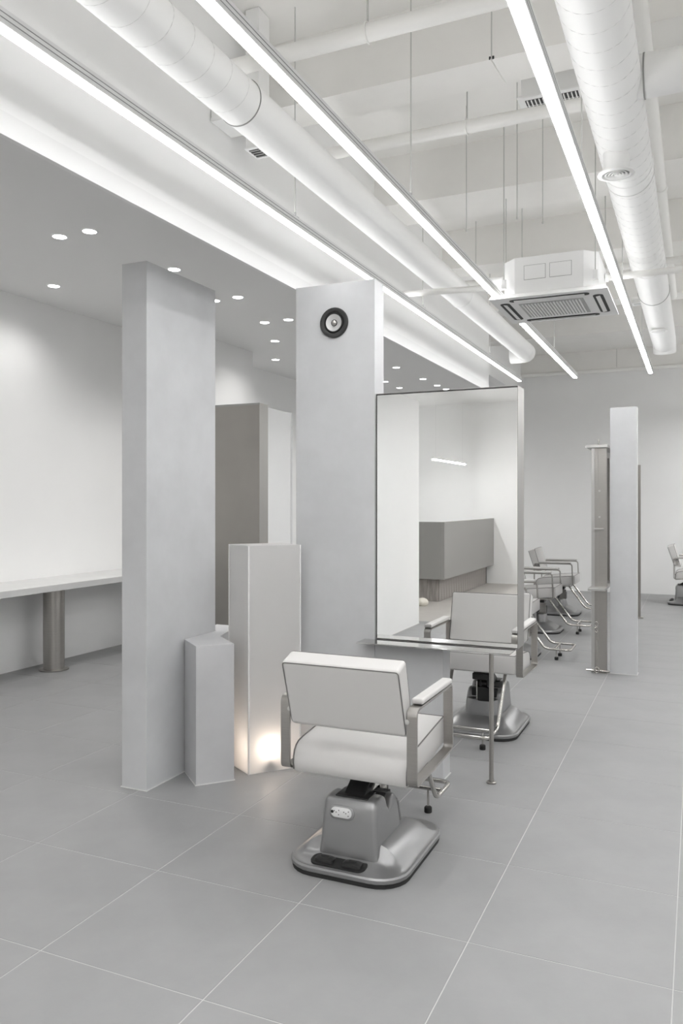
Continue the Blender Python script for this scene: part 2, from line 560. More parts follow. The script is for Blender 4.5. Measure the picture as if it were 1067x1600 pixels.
# ================================================================== STYLING CHAIR
def profile_block(b, prof, hw, bev=0.012, seg=3):
    """side outline (y, z) carried across x, with rounded side edges; hw(z) is the half width"""
    n = len(prof)
    P = [Vector(p) for p in prof]
    ar = sum(P[i].x * P[(i + 1) % n].y - P[(i + 1) % n].x * P[i].y for i in range(n))
    sg = 1 if ar > 0 else -1
    N = []
    for i in range(n):
        e0 = (P[i] - P[i - 1]).normalized(); e1 = (P[(i + 1) % n] - P[i]).normalized()
        nn = (Vector((-e0.y, e0.x)) + Vector((-e1.y, e1.x))) * sg
        N.append(nn.normalized())
    steps = [(bev * (1 - math.cos(R(90 * k / seg))), bev * (1 - math.sin(R(90 * k / seg)))) for k in range(seg + 1)]
    rings = []
    for side in (-1, 1):
        sq = [(si, so) for so, si in [(a, c) for a, c in steps]]
        rr = []
        for ins_x, ins_p in [(bev - bev * math.sin(R(90 * k / seg)), bev - bev * math.cos(R(90 * k / seg))) for k in range(seg + 1)]:
            # k=0: ins_x=bev, ins_p=0 (full outline) ... k=seg: ins_x=0, ins_p=bev (side face)
            ring = []
            for p, nn in zip(P, N):
                q = p + nn * ins_p
                ring.append(Vector((side * (hw(p.y) - ins_x), q.x, q.y)))
            rr.append(ring)
        rings += rr[::-1] if side < 0 else rr
    loft(b, rings)


def make_chair(label, group):
    t = thing('styling_chair', (0, 0, 0), label, 'chair', group)
    # --- base platform
    b = B()
    n = 6
    prof = [  # half width, rear y, front y, corner radius, z at sides, z at rear
        (0.252, -0.308, 0.328, 0.126, 0.017, 0.017),
        (0.256, -0.312, 0.332, 0.130, 0.020, 0.020),
        (0.257, -0.313, 0.333, 0.130, 0.034, 0.034),
        (0.252, -0.308, 0.328, 0.126, 0.041, 0.041),
        (0.243, -0.299, 0.319, 0.120, 0.041, 0.040),
        (0.236, -0.292, 0.312, 0.115, 0.046, 0.042),
        (0.205, -0.268, 0.280, 0.090, 0.070, 0.046),
        (0.175, -0.245, 0.245, 0.070, 0.098, 0.050),
        (0.150, -0.228, 0.200, 0.055, 0.112, 0.056),
        (0.128, -0.215, 0.150, 0.045, 0.116, 0.060)]
    rings = []
    for hw, yr, yf, rad, zs, zr in prof:
        rg = rrect(-hw, hw, yr, yf, rad, 0, n)
        for p in rg:
            s = min(1, max(0, (p.y + 0.215) / 0.05))
            s = s * s * (3 - 2 * s)
            s2 = min(1, max(0, (0.30 - p.y) / 0.16))
            zside = zs if s2 >= 1 else zs * (0.55 + 0.45 * s2) if zs > 0.05 else zs
            p.z = zr + (zside - zr) * s
        rings.append(rg)
    loft(b, rings)
    base = obj('base_platform', b, 'silver', t)
    b = B(); loft(b, [rrect(-0.252, 0.252, -0.308, 0.328, 0.126, z, n) for z in (0.0, 0.0168)])
    obj('base_skirt', b, 'rubber', base)
    # --- tower: high rear lobe, notch, lower front lobe
    b = B()
    profile_block(b, [(-0.216, 0.05), (-0.213, 0.10), (-0.205, 0.20), (-0.199, 0.255), (-0.192, 0.274), (-0.178, 0.286), (-0.160, 0.290), (-0.100, 0.289), (-0.078, 0.277), (-0.062, 0.240), (-0.048, 0.222),
                      (-0.036, 0.232), (-0.020, 0.254), (0.006, 0.264), (0.030, 0.258), (0.048, 0.236), (0.060, 0.19), (0.075, 0.05)],
                  lambda z: 0.131 - (z - 0.05) * 0.065, 0.022, 4)
    tower = obj('tower', b, 'silver', t)
    b = B(); loft(b, [rrect(-hw, hw, 0.05, yf, rad, z, n) for z, hw, yf, rad in ((0.05, 0.118, 0.165, 0.06), (0.12, 0.114, 0.158, 0.058), (0.195, 0.106, 0.145, 0.055), (0.205, 0.10, 0.138, 0.05))])
    obj('tower_front', b, 'silver', t)
    b = B(); hexa(b, [(-0.072, -0.176, 0.284), (0.072, -0.176, 0.284), (0.072, -0.085, 0.284), (-0.072, -0.085, 0.284), (-0.072, -0.176, 0.2925), (0.072, -0.176, 0.2925), (0.072, -0.085, 0.2915), (-0.072, -0.085, 0.2915)], 0.002)
    obj('tower_slot', b, 'black', tower)
    b = B(); box(b, -0.085, 0.085, -0.045, 0.055, 0.205, 0.262, 0.004); obj('tower_recess', b, 'dark', tower)
    # outlet on the rear face (tilted like the face)
    def onrear(x, z, out):
        y = -0.213 + (z - 0.10) * 0.08 if z < 0.2 else -0.205 + (z - 0.2) * 0.109
        return Vector((x, y - out, z))
    def pill(w_, h_, cx, cz, o0, o1):
        b = B()
        rr = []
        for o_, sc in ((o0, 1.0), (o1 * 0.7 + o0 * 0.3, 1.0), (o1, 0.94)):
            pts = rrect(-w_ * sc, w_ * sc, -h_ * sc, h_ * sc, h_ * sc * 0.98, 0, 6)
            rr.append([onrear(cx + p.x, cz + p.y, o_) for p in pts])
        loft(b, rr)
        return b
    ol = obj('outlet_plate', pill(0.056, 0.027, -0.032, 0.232, 0.0, 0.005), 'silver', t)
    obj('outlet_face', pill(0.046, 0.020, -0.032, 0.233, 0.004, 0.0075), 'socket', ol)
    for cx in (-0.054, -0.011):
        for dx, dz, w_, h_, mm in ((0.0, 0.0, 0.003, 0.003, 'band'), (-0.009, 0.004, 0.0022, 0.0022, 'dark'), (0.011, 0.008, 0.0022, 0.0022, 'dark'), (0.011, -0.009, 0.0022, 0.0022, 'dark')):
            obj('socket_hole', pill(w_, h_, cx + dx, 0.233 + dz, 0.007, 0.0083), mm, ol)
    obj('charger_port', pill(0.0065, 0.006, -0.072, 0.233, 0.007, 0.0085), 'black', ol)
    # pedal panel on the rear of the platform
    b = B()
    loft(b, [[Vector((p.x, p.y, z + (p.y + 0.25) * 0.12)) for p in rrect(-0.140, 0.098, -0.292, -0.217, 0.030, 0, 6)] for z in (0.04, 0.0535)])
    pp = obj('pedal_panel', b, 'black', t)
    for cx in (-0.082, 0.040):
        b = B(); loft(b, [[Vector((cx + p.x, -0.254 + p.y, z)) for p in rrect(-sx, sx, -sy, sy, 0.012, 0, 4)] for sx, sy, z in ((0.042, 0.024, 0.050), (0.040, 0.022, 0.060), (0.030, 0.014, 0.066))])
        obj('pedal', b, 'black', pp)
        b = B(); box(b, cx - 0.018, cx + 0.018, -0.258, -0.250, 0.064, 0.0685, 0.0015); obj('pedal_rib', b, 'rubber', pp)
    # --- lifting mechanism
    b = B(); hexa(b, [(-0.045, -0.155, 0.288), (0.045, -0.155, 0.288), (0.045, -0.05, 0.275), (-0.045, -0.05, 0.275),
                      (-0.045, -0.01, 0.376), (0.045, -0.01, 0.376), (0.045, 0.09, 0.384), (-0.045, 0.09, 0.384)], 0.004)
    obj('lift_arm', b, 'black', t, wn=True)
    b = B(); hexa(b, [(0.0525, -0.10, 0.30), (0.062, -0.10, 0.30), (0.062, 0.0, 0.30), (0.0525, 0.0, 0.30),
                      (0.0525, 0.015, 0.372), (0.062, 0.015, 0.372), (0.062, 0.11, 0.372), (0.0525, 0.11, 0.372)], 0.002)
    obj('lift_link', b, 'chrome', t, wn=True)
    b = B(); box(b, -0.062, 0.020, 0.075, 0.150, 0.200, 0.292, 0.006); obj('motor_box', b, 'black', t, wn=True)
    b = B(); box(b, 0.021, 0.030, 0.07, 0.15, 0.205, 0.33, 0.003); obj('motor_bracket', b, 'chrome', t, wn=True)
    for px_ in (-0.045, 0.008):
        b = B(); tube(b, [(px_, 0.12, 0.285), (px_ + 0.012, 0.10, 0.335), (px_, 0.08, 0.372)], 0.011, 8); obj('linkage', b, 'black', t)
    b = B(); box(b, -0.06, 0.06, 0.060, 0.135, 0.335, 0.376, 0.005); obj('seat_mount', b, 'black', t, wn=True)
    # --- seat
    b = B()
    profile_block(b, [(-0.196, 0.371), (-0.205, 0.380), (-0.209, 0.410), (-0.207, 0.435), (-0.199, 0.459), (-0.184, 0.477), (-0.162, 0.489), (-0.12, 0.497), (0.0, 0.509), (0.15, 0.524), (0.280, 0.5365),
                      (0.292, 0.534), (0.297, 0.526), (0.297, 0.428), (0.289, 0.419), (0.0, 0.389)], lambda z: 0.254, 0.010, 3)
    seat = obj('seat', b, 'leather', t)
    for s in (-1, 1):
        b = B(); tube(b, [(s * 0.250, -0.206, 0.383), (s * 0.251, -0.209, 0.410), (s * 0.251, -0.207, 0.435), (s * 0.251, -0.199, 0.459), (s * 0.251, -0.184, 0.477), (s * 0.251, -0.162, 0.489), (s * 0.251, -0.12, 0.4965), (s * 0.251, 0.0, 0.5085), (s * 0.251, 0.15, 0.5235), (s * 0.250, 0.288, 0.535)], 0.0032, 6)
        obj('seat_piping', b, 'piping', seat)
    b = B(); tube(b, [(-0.25, 0.289, 0.535), (0.25, 0.289, 0.535)], 0.0032, 6); obj('seat_piping', b, 'piping', seat)
    # --- backrest (leans back)
    b = B()
    hw = 0.255
    lowr, lowf = (-0.222, 0.578), (-0.130, 0.560)     # (y, z) rear / front lower edge
    topr, topf = (-0.312, 0.852), (-0.222, 0.884)
    hexa(b, [(-hw, lowr[0], lowr[1]), (hw, lowr[0], lowr[1]), (hw, lowf[0], lowf[1]), (-hw, lowf[0], lowf[1]),
             (-hw, topr[0], topr[1]), (hw, topr[0], topr[1]), (hw, topf[0], topf[1]), (-hw, topf[0], topf[1])], 0.015, 4)
    back = obj('backrest', b, 'leather', t, wn=True)
    for (ly, lz), (ty, tz), s in ((lowr, topr, -1), (lowf, topf, 1)):
        e = 0.004
        path = fillet([(-hw + e, ly + s * -0.004, lz + 0.006), (hw - e, ly + s * -0.004, lz + 0.006), (hw - e, ty + s * -0.004, tz - 0.005), (-hw + e, ty + s * -0.004, tz - 0.005)], 0.014, 4, True)
        b = B(); tube(b, path, 0.0027, 6, closed=True); obj('back_piping', b, 'piping', back)
    # --- arms: flat steel loop with a pad
    for s in (-1, 1):
        xc = s * 0.279
        path = fillet([(xc, -0.224, 0.388), (xc, -0.224, 0.688), (xc, 0.262, 0.690), (xc, 0.274, 0.404)], 0.03, 5, True)
        b = B(); sweep(b, path, [(-0.021, -0.005), (0.021, -0.005), (0.021, 0.005), (-0.021, 0.005)] if True else None, True, up=Vector((0, 0, 1)))
        arm = obj('arm_frame', b, 'steel', t)
        b = B(); box(b, xc - 0.024, xc + 0.024, -0.165, 0.252, 0.6955, 0.720, 0.008, 3); obj('arm_pad', b, 'leather', arm, wn=True)
        b = B(); lathe(b, [(0.010, 0), (0.010, 0.006), (0.007, 0.008)], 12, Matrix.Translation((s * 0.258, -0.226, 0.64)) @ Matrix.Rotation(R(90), 4, 'X'))
        obj('arm_bolt', b, 'rod', arm)
        b = B(); box(b, min(s * 0.2545, s * 0.2575), max(s * 0.2545, s * 0.2575), -0.20, -0.16, 0.59, 0.65); obj('hinge_plate', b, 'steel', arm, smooth=False)
    # --- footrest
    path = fillet([(-0.175, 0.205, 0.400), (-0.175, 0.42, 0.112), (-0.175, 0.655, 0.110), (0.175, 0.655, 0.110), (0.175, 0.42, 0.112), (0.175, 0.205, 0.400)], [0.05, 0.09, 0.05, 0.05, 0.09, 0.05], 7)
    b = B(); tube(b, path, 0.0115, 10)
    fo = obj('footrest', b, 'chrome', t)
    b = B(); tube(b, [(-0.168, 0.515, 0.117), (0.168, 0.515, 0.117)], 0.0105, 10); obj('cross_bar', b, 'chrome', fo)
    for s in (-1, 1):
        b = B(); tube(b, [(s * 0.105, 0.515, 0.026), (s * 0.105, 0.515, 0.112)], 0.006, 8); pst = obj('foot_post', b, 'chrome', fo)
        b = B(); lathe(b, [(0.017, 0), (0.0185, 0.003), (0.0185, 0.024), (0.014, 0.029)], 14, Matrix.Translation((s * 0.105, 0.515, 0))); obj('rubber_foot', b, 'rubber', fo)
    return t


CH = 'white salon styling chairs'
ch = make_chair('front white styling chair seen from behind, with socket on its base', CH)
spots = [(-1.295, 3.17, 0, None),
         (-1.295, 5.27, 180, 'white styling chair facing the camera behind the big mirror'),
         (-1.74, 7.85, -90, 'white chair mostly hidden, nearest of row behind the mirror edge'),
         (-1.76, 9.45, -90, 'white chair in middle of the far row right of mirror'),
         (-1.76, 11.00, -90, 'white chair at far end of row, its footrest behind steel post'),
         (-0.09, 12.78, -90, 'distant white chair cut by the right edge of the picture')]
for i, (x, y, a, lb) in enumerate(spots):
    o = ch if i == 0 else copy_tree(ch)
    o.location = (x, y, 0)
    o.rotation_euler = (0, 0, R(a))
    if lb: o['label'] = lb

# ================================================================== NEAR MIRROR STATION
t = thing('mirror_frame', (-1.2475, 4.2225, 0.735), 'large square double sided mirror in steel frame on the counter', 'mirror')
hx, hy, h = 0.397, 0.0775, 1.372
for nm, a in (('frame_side', (-hx, -hx + 0.002, -hy, hy, 0.001, h)), ('frame_side', (hx - 0.002, hx, -hy, hy, 0.001, h)),
              ('frame_top', (-hx + 0.0021, hx - 0.0021, -hy, hy, h - 0.002, h)), ('frame_bottom', (-hx + 0.0021, hx - 0.0021, -hy, hy, 0.001, 0.0022))):
    b = B(); box(b, *a); obj(nm, b, 'framesteel', t, smooth=False)
for s in (-1, 1):
    b = B(); y = s * 0.0758
    box(b, -hx + 0.0075, hx - 0.003, min(y, y + s * 0.001), max(y, y + s * 0.001), 0.0062, h - 0.009)
    obj('mirror_glass', b, 'mirror', t, smooth=False)
b = B(); box(b, -hx + 0.0025, hx - 0.0025, -0.0755, 0.0755, 0.006, h - 0.0025); obj('gap_shadow_core', b, 'dark', t, smooth=False)  # near-black core shows round the glass as a painted gap shadow

t = thing('steel_counter', (-1.2475, 4.2225, 0), 'thin polished steel counter under the big mirror with round leg', 'counter')
b = B(); prism(b, [(-0.457, -0.222), (0.385, -0.222), (0.385, 0.222), (-0.3955, 0.222), (-0.3955, -0.0945), (-0.457, -0.0945)], 0.729, 0.735, 0.001, 1)
obj('counter_top', b, 'steelflat', t, smooth=False)
for s in (-1,):
    b = B(); lathe(b, [(0.0125, 0.008), (0.0125, 0.7285)], 20); l = obj('leg', b, 'steel', t); l.location = (0.2425, s * 0.03 if s > 5 else s * 0.015 + (0.0 if s < 0 else 0.17), 0)
    b = B(); lathe(b, [(0.026, 0), (0.027, 0.002), (0.027, 0.007), (0.025, 0.008)], 24); obj('floor_flange', b, 'steel', l)

# ================================================================== FAR STEEL STATION
t = thing('steel_mirror_station', (-0.79, 7.30, 0), 'tall steel channel post and mirror seen edge on beside slim column', 'mirror')
b = B(); box(b, -0.057, 0.060, 0.0, 0.006, 0.0, 1.975); obj('post_web', b, 'steel', t, smooth=False)
b = B(); box(b, -0.0625, -0.036, -0.008, -0.0002, 0.0, 1.975); obj('post_flange', b, 'plate', t, smooth=False)
b = B(); box(b, 0.0602, 0.0655, -0.006, 0.05, 0.0, 1.975); obj('post_flange', b, 'steel', t, smooth=False)
b = B(); box(b, -0.012, -0.007, -0.004, -0.0002, 0.02, 1.97); obj('post_groove', b, 'taupeedge', t, smooth=False)
b = B(); sweep(b, fillet([(-0.015, -0.05, 1.992), (-0.015, 0.70, 1.992), (-0.015, 0.78, 1.90)], 0.06, 5), [(-0.092, -0.012), (0.092, -0.012), (0.092, 0.012), (-0.092, 0.012)])
obj('top_plate', b, 'plate', t)
b = B(); tube(b, fillet([(0.0, -0.02, 2.004), (0.0, -0.02, 2.045), (0.0, 0.01, 2.05), (0.0, 0.01, 2.025)], 0.01, 4), 0.006, 8); obj('hook', b, 'chrome', t)
b = B(); box(b, -0.072, 0.072, -0.19, 3.6, 0.740, 0.760, 0.002); obj('shelf', b, 'plate', t, smooth=False)
b = B(); box(b, 0.040, 0.062, 0.30, 3.6, 0.762, 1.90); fp = obj('mirror_panel', b, 'steelflat', t, smooth=False)
b = B(); box(b, 0.034, 0.0395, 0.32, 3.58, 0.78, 1.88); obj('mirror_glass', b, 'mirror', fp, smooth=False)
b = B(); box(b, 0.080, 0.118, 3.70, 3.73, 0.0, 1.985); obj('far_post', b, 'taupe', t, smooth=False)
b = B(); box(b, 0.05, 0.15, 3.66, 3.76, 0.0, 0.012); obj('foot_plate', b, 'steel', t, smooth=False)
for zz in (1.60, 1.37):
    b = B(); lathe(b, [(0.009, 0), (0.009, 0.01), (0.006, 0.012)], 12, Matrix.Translation((0.005, 0.0, zz)) @ RX); obj('bolt', b, 'rod', t)
b = B(); box(b, -0.045, 0.045, -0.05, -0.0003, 1.262, 1.272, 0.002); obj('ledge', b, 'plate', t, smooth=False)
b = B(); tube(b, [(-0.105, -0.012, 0.022), (0.095, -0.012, 0.022)], 0.0085, 10); obj('foot_bar', b, 'chrome', t)
b = B(); tube(b, [(-0.015, -0.014, 0.03), (-0.015, -0.014, 0.29)], 0.005, 8); obj('tension_rod', b, 'chrome', t)
b = B(); tube(b, [(-0.015 + 0.02 * math.cos(R(20 * k)), -0.026, 0.03 + 0.025 * math.sin(R(20 * k))) for k in range(18)], 0.005, 6, True); obj('ring', b, 'chrome', t)
for zz in (0.38, 0.43):
    b = B(); tube(b, [(-0.02 + 0.014 * math.cos(R(30 * k)), -0.012, zz + 0.022 * math.sin(R(30 * k))) for k in range(12)], 0.004, 6, True); obj('chain_link', b, 'chrome', t)

# ================================================================== LINEAR LAMPS
ZT = 2.88
TL = (-5.0, 9.13)  # stretch behind the camera is added to light the camera-facing surfaces
RODS = (-4.2, -2.2, -0.4, 1.45, 3.57, 5.62, 7.7)
def linear_lamp(x, label, y0=TL[0], y1=TL[1], mt='tube'):
    L = y1 - y0
    t = thing('linear_lamp', (x, y0, ZT), label, 'lamp', 'suspended linear lamps')
    b = B(); box(b, -0.018, 0.018, 0, L, 0.0, 0.004); obj('diffuser', b, mt, t, smooth=False)
    b = B(); box(b, -0.023, 0.023, 0, L, 0.0041, 0.052); body = obj('profile', b, 'alu', t, smooth=False)
    b = B(); box(b, -0.021, 0.021, 0, L, 0.0521, 0.0535); obj('added_uplight', b, 'upglow', t, smooth=False)  # unseen glowing top, added to lift the ceiling
    for z in (0.020, 0.036):
        b = B(); box(b, 0.0231, 0.0238, 0, L, z, z + 0.003); obj('groove', b, 'groove', body, smooth=False)
    for yy in [q for q in RODS + (9.8, 12.0) if y0 < q < y1]:
        b = B(); tube(b, [(0, yy - y0, 0.075), (0, yy - y0, (ZC if yy > 0 else ZS) - ZT)], 0.0032, 6); rd = obj('suspension_rod', b, 'rod', t)
        b = B(); box(b, -0.018, 0.018, yy - y0 - 0.012, yy - y0 + 0.012, 0.0536, 0.058); box(b, -0.004, 0.004, yy - y0 - 0.004, yy - y0 + 0.004, 0.058, 0.085)
        obj('clamp', b, 'groove', rd, smooth=False)
    return t
linear_lamp(-1.855, 'left suspended linear lamp running beside the dropped beam', mt='tubeleft')
linear_lamp(-1.238, 'middle suspended linear lamp passing behind the ceiling air conditioner')
linear_lamp(-0.458, 'right suspended linear lamp between air conditioner and round duct')
linear_lamp(0.50, 'unseen linear lamp added right of the picture to brighten the hall', -5.0, 13.4, 'tubeside')  # this and the following rows are unseen, added for overall brightness
linear_lamp(1.40, 'second unseen linear lamp added right of the picture for brightness', -5.0, 13.4, 'tubeside')
linear_lamp(2.30, 'outermost unseen linear lamp added by the right wall for brightness', -5.0, 13.4, 'tubeside')

linear_lamp(0.95, 'short unseen linear lamp added to brighten the far wall', 8.0, 13.4, 'tubefar')  # unseen short rows added to brighten the back wall and far chairs
linear_lamp(1.85, 'second short unseen linear lamp added to brighten the far wall', 8.0, 13.4, 'tubefar')
# ================================================================== RECESSED DOWNLIGHTS
DL = [(-4.05, 4.25, 'left downlight of front pair above bench, in line with slab', 1), (-3.785, 4.25, 'right downlight of the front pair above the bench', 1),
      (-5.02, 5.2, 'single downlight close to the left wall', 1), (-3.79, 5.22, 'downlight just above the top of the tall slab', 1),
      (-4.04, 6.18, 'downlight half hidden at the right edge of the slab', 1), (-3.78, 6.16, 'downlight between slab and speaker column, foremost', 1),
      (-4.06, 7.14, 'left downlight of second pair beside the speaker column', 1), (-3.78, 7.13, 'right downlight of second pair beside speaker column', 1),
      (-4.42, 8.01, 'lone downlight above the taupe partition, upper one', 1), (-4.99, 9.06, 'lowest downlight above the recess beside the speaker column', 1),
      (-3.77, 10.26, 'foremost downlight right of speaker column', 1), (-4.37, 11.4, 'downlight touching the edge of the speaker column', 1),
      (-3.755, 11.38, 'middle downlight above the mirror', 1), (-4.39, 12.1, 'left downlight lying just over the mirror top', 1),
      (-3.757, 12.1, 'right downlight over the mirror top', 1), (-3.748, 12.55, 'last downlight peeping over the mirror top', 1),
      (-4.05, 2.2, 'unseen downlight added above the bench, out of the picture', 1), (-5.02, 3.1, 'unseen downlight added near the left wall, out of the picture', 1), (-5.02, 1.0, 'unseen downlight added at bench end, out of the picture', 1),  # unseen downlights added so the left wall is evenly lit
      (-4.0, -0.8, 'unseen downlight added behind the white end slab', 1), (-2.6, -2.6, 'unseen downlight added before the reception desk', 1), (-4.6, -2.4, 'unseen downlight added beside the reception desk', 1), (-2.6, -5.2, 'unseen downlight added by the wall behind the desk', 1), (-0.8, -2.6, 'unseen downlight added behind the camera, left one', 1), (1.0, -2.6, 'unseen downlight added behind the camera, right one', 1)]  # unseen downlights added behind the camera to light the reception end
first = None
ld = bpy.data.lights.new('downlight_beam', 'SPOT')
ld.energy = DOWN_WATT * 4
ld.spot_size = R(145); ld.spot_blend = 1.0; ld.shadow_soft_size = 0.04
ld.color = (1.0, 0.985, 0.965)
for x, y, lb, _ in DL:
    if first is None:
        t = thing('downlight', (x, y, ZS), lb, 'downlight', 'recessed downlights of the left bay')
        b = B(); lathe(b, [(0.047, -0.004), (0.052, -0.004), (0.056, -0.0005), (0.056, -0.0001)], 24, capa=False, capb=False)
        obj('trim_ring', b, 'alu', t)
        b = B(); lathe(b, [(0.047, -0.0035), (0.047, -0.001)], 24); obj('lens', b, 'downglow', t, smooth=False)
        lo = bpy.data.objects.new('beam', ld); COL.objects.link(lo); lo.parent = t; lo.location = (0, 0, -0.03)
        first = t
    else:
        t = copy_tree(first)
        t.location = (x, y, ZS)
        t['label'] = lb

# ================================================================== DUCTS
def duct(x, z, r, y0, y1, bands, label, seam_y=None):
    t = thing('round_duct', (x, y0, z), label, 'duct')
    b = B(); tube(b, [(0, s, 0) for s in (0, (y1 - y0) * 0.5, y1 - y0)], r, 40); obj('duct_tube', b, 'duct', t)
    if seam_y:
        b = B()
        n0, pitch = 20, 0.125
        N = int((seam_y[1] - seam_y[0]) / pitch * n0)
        tube(b, [((r + 0.0004) * math.cos(2 * math.pi * k / n0), seam_y[0] - y0 + k * pitch / n0, (r + 0.0004) * math.sin(2 * math.pi * k / n0)) for k in range(N)], 0.0013, 4)
        obj('spiral_seam', b, 'seam', t)
    for yb, wd, mm in bands:
        b = B()
        lathe(b, [(r + 0.0005, 0), (r + 0.004, 0.002), (r + 0.004, wd - 0.002), (r + 0.0005, wd)], 40, Matrix.Translation((0, yb - y0 + wd, 0)) @ RX, capa=False, capb=False)
        obj('joint_band', b, mm, t)
    return t
d1 = duct(-1.732, 3.161, 0.0963, -2.0, 8.75, [(2.84, 0.006, 'band'), (6.2, 0.05, 'duct')], 'long white spiral duct running beside the dropped beam', (0.5, 2.84))
b = B(); tube(b, fillet([(0, 10.74, 0), (0, 10.97, 0), (-0.19, 10.97, 0.0)], 0.14, 8), 0.098, 32); obj('end_elbow', b, 'duct', d1)
d2 = duct(-0.326, 3.225, 0.119, -2.0, 9.1, [(4.3, 0.05, 'duct'), (4.42, 0.006, 'seam'), (6.1, 0.02, 'duct'), (6.95, 0.006, 'band')], 'wide white spiral duct at right with round air outlets', (0.5, 6.1))
b = B(); tube(b, fillet([(0, 11.09, 0), (0, 11.26, 0.0), (0.0, 11.30, -0.10)], 0.1, 6), 0.117, 32); obj('end_cap', b, 'duct', d2)
b = B(); tube(b, [(0.10, 5.48, 0.02), (3.72, 5.48, 0.02)], 0.085, 28); obj('branch_duct', b, 'duct', d2)
b = B(); lathe(b, [(0.0885, 0.0), (0.0885, 0.006)], 32, Matrix.Translation((0.125, 5.48, 0.02)) @ Matrix.Rotation(R(90), 4, 'Y')); obj('branch_collar', b, 'band', d2)

def diffuser(x, y, ztop, zb, r, label, mm='duct'):
    t = thing('round_air_outlet', (x, y, zb), label, 'air outlet', 'round ceiling air outlets')
    b = B(); lathe(b, [(r * 0.72, 0.012), (r * 0.72, ztop - zb)], 28, capa=False); obj('neck', b, 'duct', t)
    b = B(); lathe(b, [(r * 0.70, 0.010), (r * 0.78, 0.0), (r, 0.004), (r, 0.010), (r * 0.72, 0.0145)], 36, capa=False, capb=False); obj('rim', b, 'duct', t)
    b = B(); lathe(b, [(r * 0.70, 0.0105), (r * 0.70, 0.012)], 36); obj('throat', b, 'groove', t, smooth=False)
    for k, q in enumerate((0.60, 0.42, 0.26)):
        b = B(); lathe(b, [(r * (q - 0.12), 0.0102), (r * (q - 0.08), 0.004), (r * q, 0.001), (r * (q + 0.02), 0.003), (r * (q - 0.07), 0.0102)], 32, capa=False, capb=False); obj('vane_ring', b, 'duct', t)
    b = B(); lathe(b, [(r * 0.12, 0.001), (r * 0.12, 0.0103)], 20); obj('centre_cap', b, 'duct', t)
    return t
diffuser(-0.345, 3.90, 3.122, 3.02, 0.083, 'round white air outlet under the right duct, nearer one')
diffuser(-0.330, 7.95, 3.110, 3.085, 0.080, 'round grey air outlet under the right duct, farther one')

# small square vent and boxes by the left duct
t = thing('square_vent', (-2.052, 3.54, 3.286), 'small square white vent between beam and left duct', 'vent')
b = B(); box(b, -0.043, 0.043, -0.064, 0.064, 0.0, 0.008, 0.002); fr = obj('vent_frame', b, 'ac', t, wn=True)
b = B(); box(b, -0.028, 0.028, -0.045, 0.045, -0.0012, -0.0002); obj('vent_core', b, 'dark', t, smooth=False)
for k in range(4):
    b = B(); box(b, -0.028, 0.028, -0.040 + k * 0.024, -0.033 + k * 0.024, -0.004, -0.0013); obj('vent_slat', b, 'acgrey', t, smooth=False)
b = B(); box(b, -0.040, 0.035, -0.055, 0.055, 0.0081, 0.71); obj('vent_shaft', b, 'duct', t, smooth=False)
t = thing('duct_bracket', (-2.112, 3.35, 3.342), 'white boxed bracket on beam beside the left duct', 'bracket')
b = B(); box(b, -0.0395, 0.085, -0.095, 0.095, 0.0, 0.02, 0.003); obj('bracket_plate', b, 'duct', t, wn=True)
b = B(); box(b, -0.0395, 0.075, -0.090, 0.088, 0.0202, 0.12, 0.003); obj('bracket_box', b, 'duct', t, wn=True)

t = thing('square_vent', (-0.56, 9.0, 3.60), 'small square white vent under the far cross beam by right duct', 'vent')
b = B(); box(b, -0.075, 0.075, -0.064, 0.064, 0.0, 0.012, 0.002); obj('vent_frame', b, 'ac', t, wn=True)
b = B(); box(b, -0.055, 0.055, -0.045, 0.045, -0.0012, -0.0002); obj('vent_core', b, 'dark', t, smooth=False)
for k in range(4):
    b = B(); box(b, -0.055, 0.055, -0.040 + k * 0.024, -0.028 + k * 0.024, -0.004, -0.0013); obj('vent_slat', b, 'ac', t, smooth=False)
b = B(); box(b, -0.06, 0.06, -0.055, 0.055, 0.0121, 0.0495); obj('vent_collar', b, 'duct', t, smooth=False)
t = thing('angled_strip', (-0.893, 3.74, 3.6), 'thin white metal strip hanging at an angle from a ceiling rod', 'bracket')
b = B(); tube(b, [(0, 0, 0.0), (0, 0, 0.4)], 0.0035, 6); obj('rod_shaft', b, 'rod', t)
b = B(); sweep(b, [(0, 0, 0), (0.07, -0.01, -0.13)], [(-0.014, -0.002), (0.014, -0.002), (0.014, 0.002), (-0.014, 0.002)]); obj('strip', b, 'pipe', t, smooth=False)
for dx in (-0.008, 0.008):
    b = B(); lathe(b, [(0.005, -0.006), (0.005, 0.006)], 6, Matrix.Translation((dx, 0, 0.012))); obj('bolt', b, 'dark', t, smooth=False)

# linear ceiling grille by the right lamp
t = thing('ceiling_grille', (-0.69, 4.245, 3.60), 'white rectangular grille box above the right linear lamp', 'vent')
b = B(); box(b, -0.17, 0.17, -0.085, 0.085, 0, 0.012, 0.003); obj('grille_frame', b, 'ac', t, wn=True)
b = B(); box(b, -0.15, 0.15, -0.075, 0.075, 0.0125, 0.39); obj('grille_box', b, 'duct', t, smooth=False)
for s in (-1, 1):
    b = B(); box(b, s * 0.072 - 0.062, s * 0.072 + 0.062, -0.055, 0.055, -0.0015, -0.0002); co = obj('grille_core', b, 'dark', t, smooth=False)
    for k in range(6):
        xx = s * 0.072 - 0.05 + k * 0.02
        b = B(); box(b, xx - 0.003, xx + 0.003, -0.055, 0.055, -0.006, -0.0016); obj('grille_blade', b, 'ac', co, smooth=False)
    b = B(); box(b, s * 0.072 - 0.062, s * 0.072 + 0.062, -0.002, 0.002, -0.0065, -0.0061); obj('grille_bar', b, 'ac', co, smooth=False)

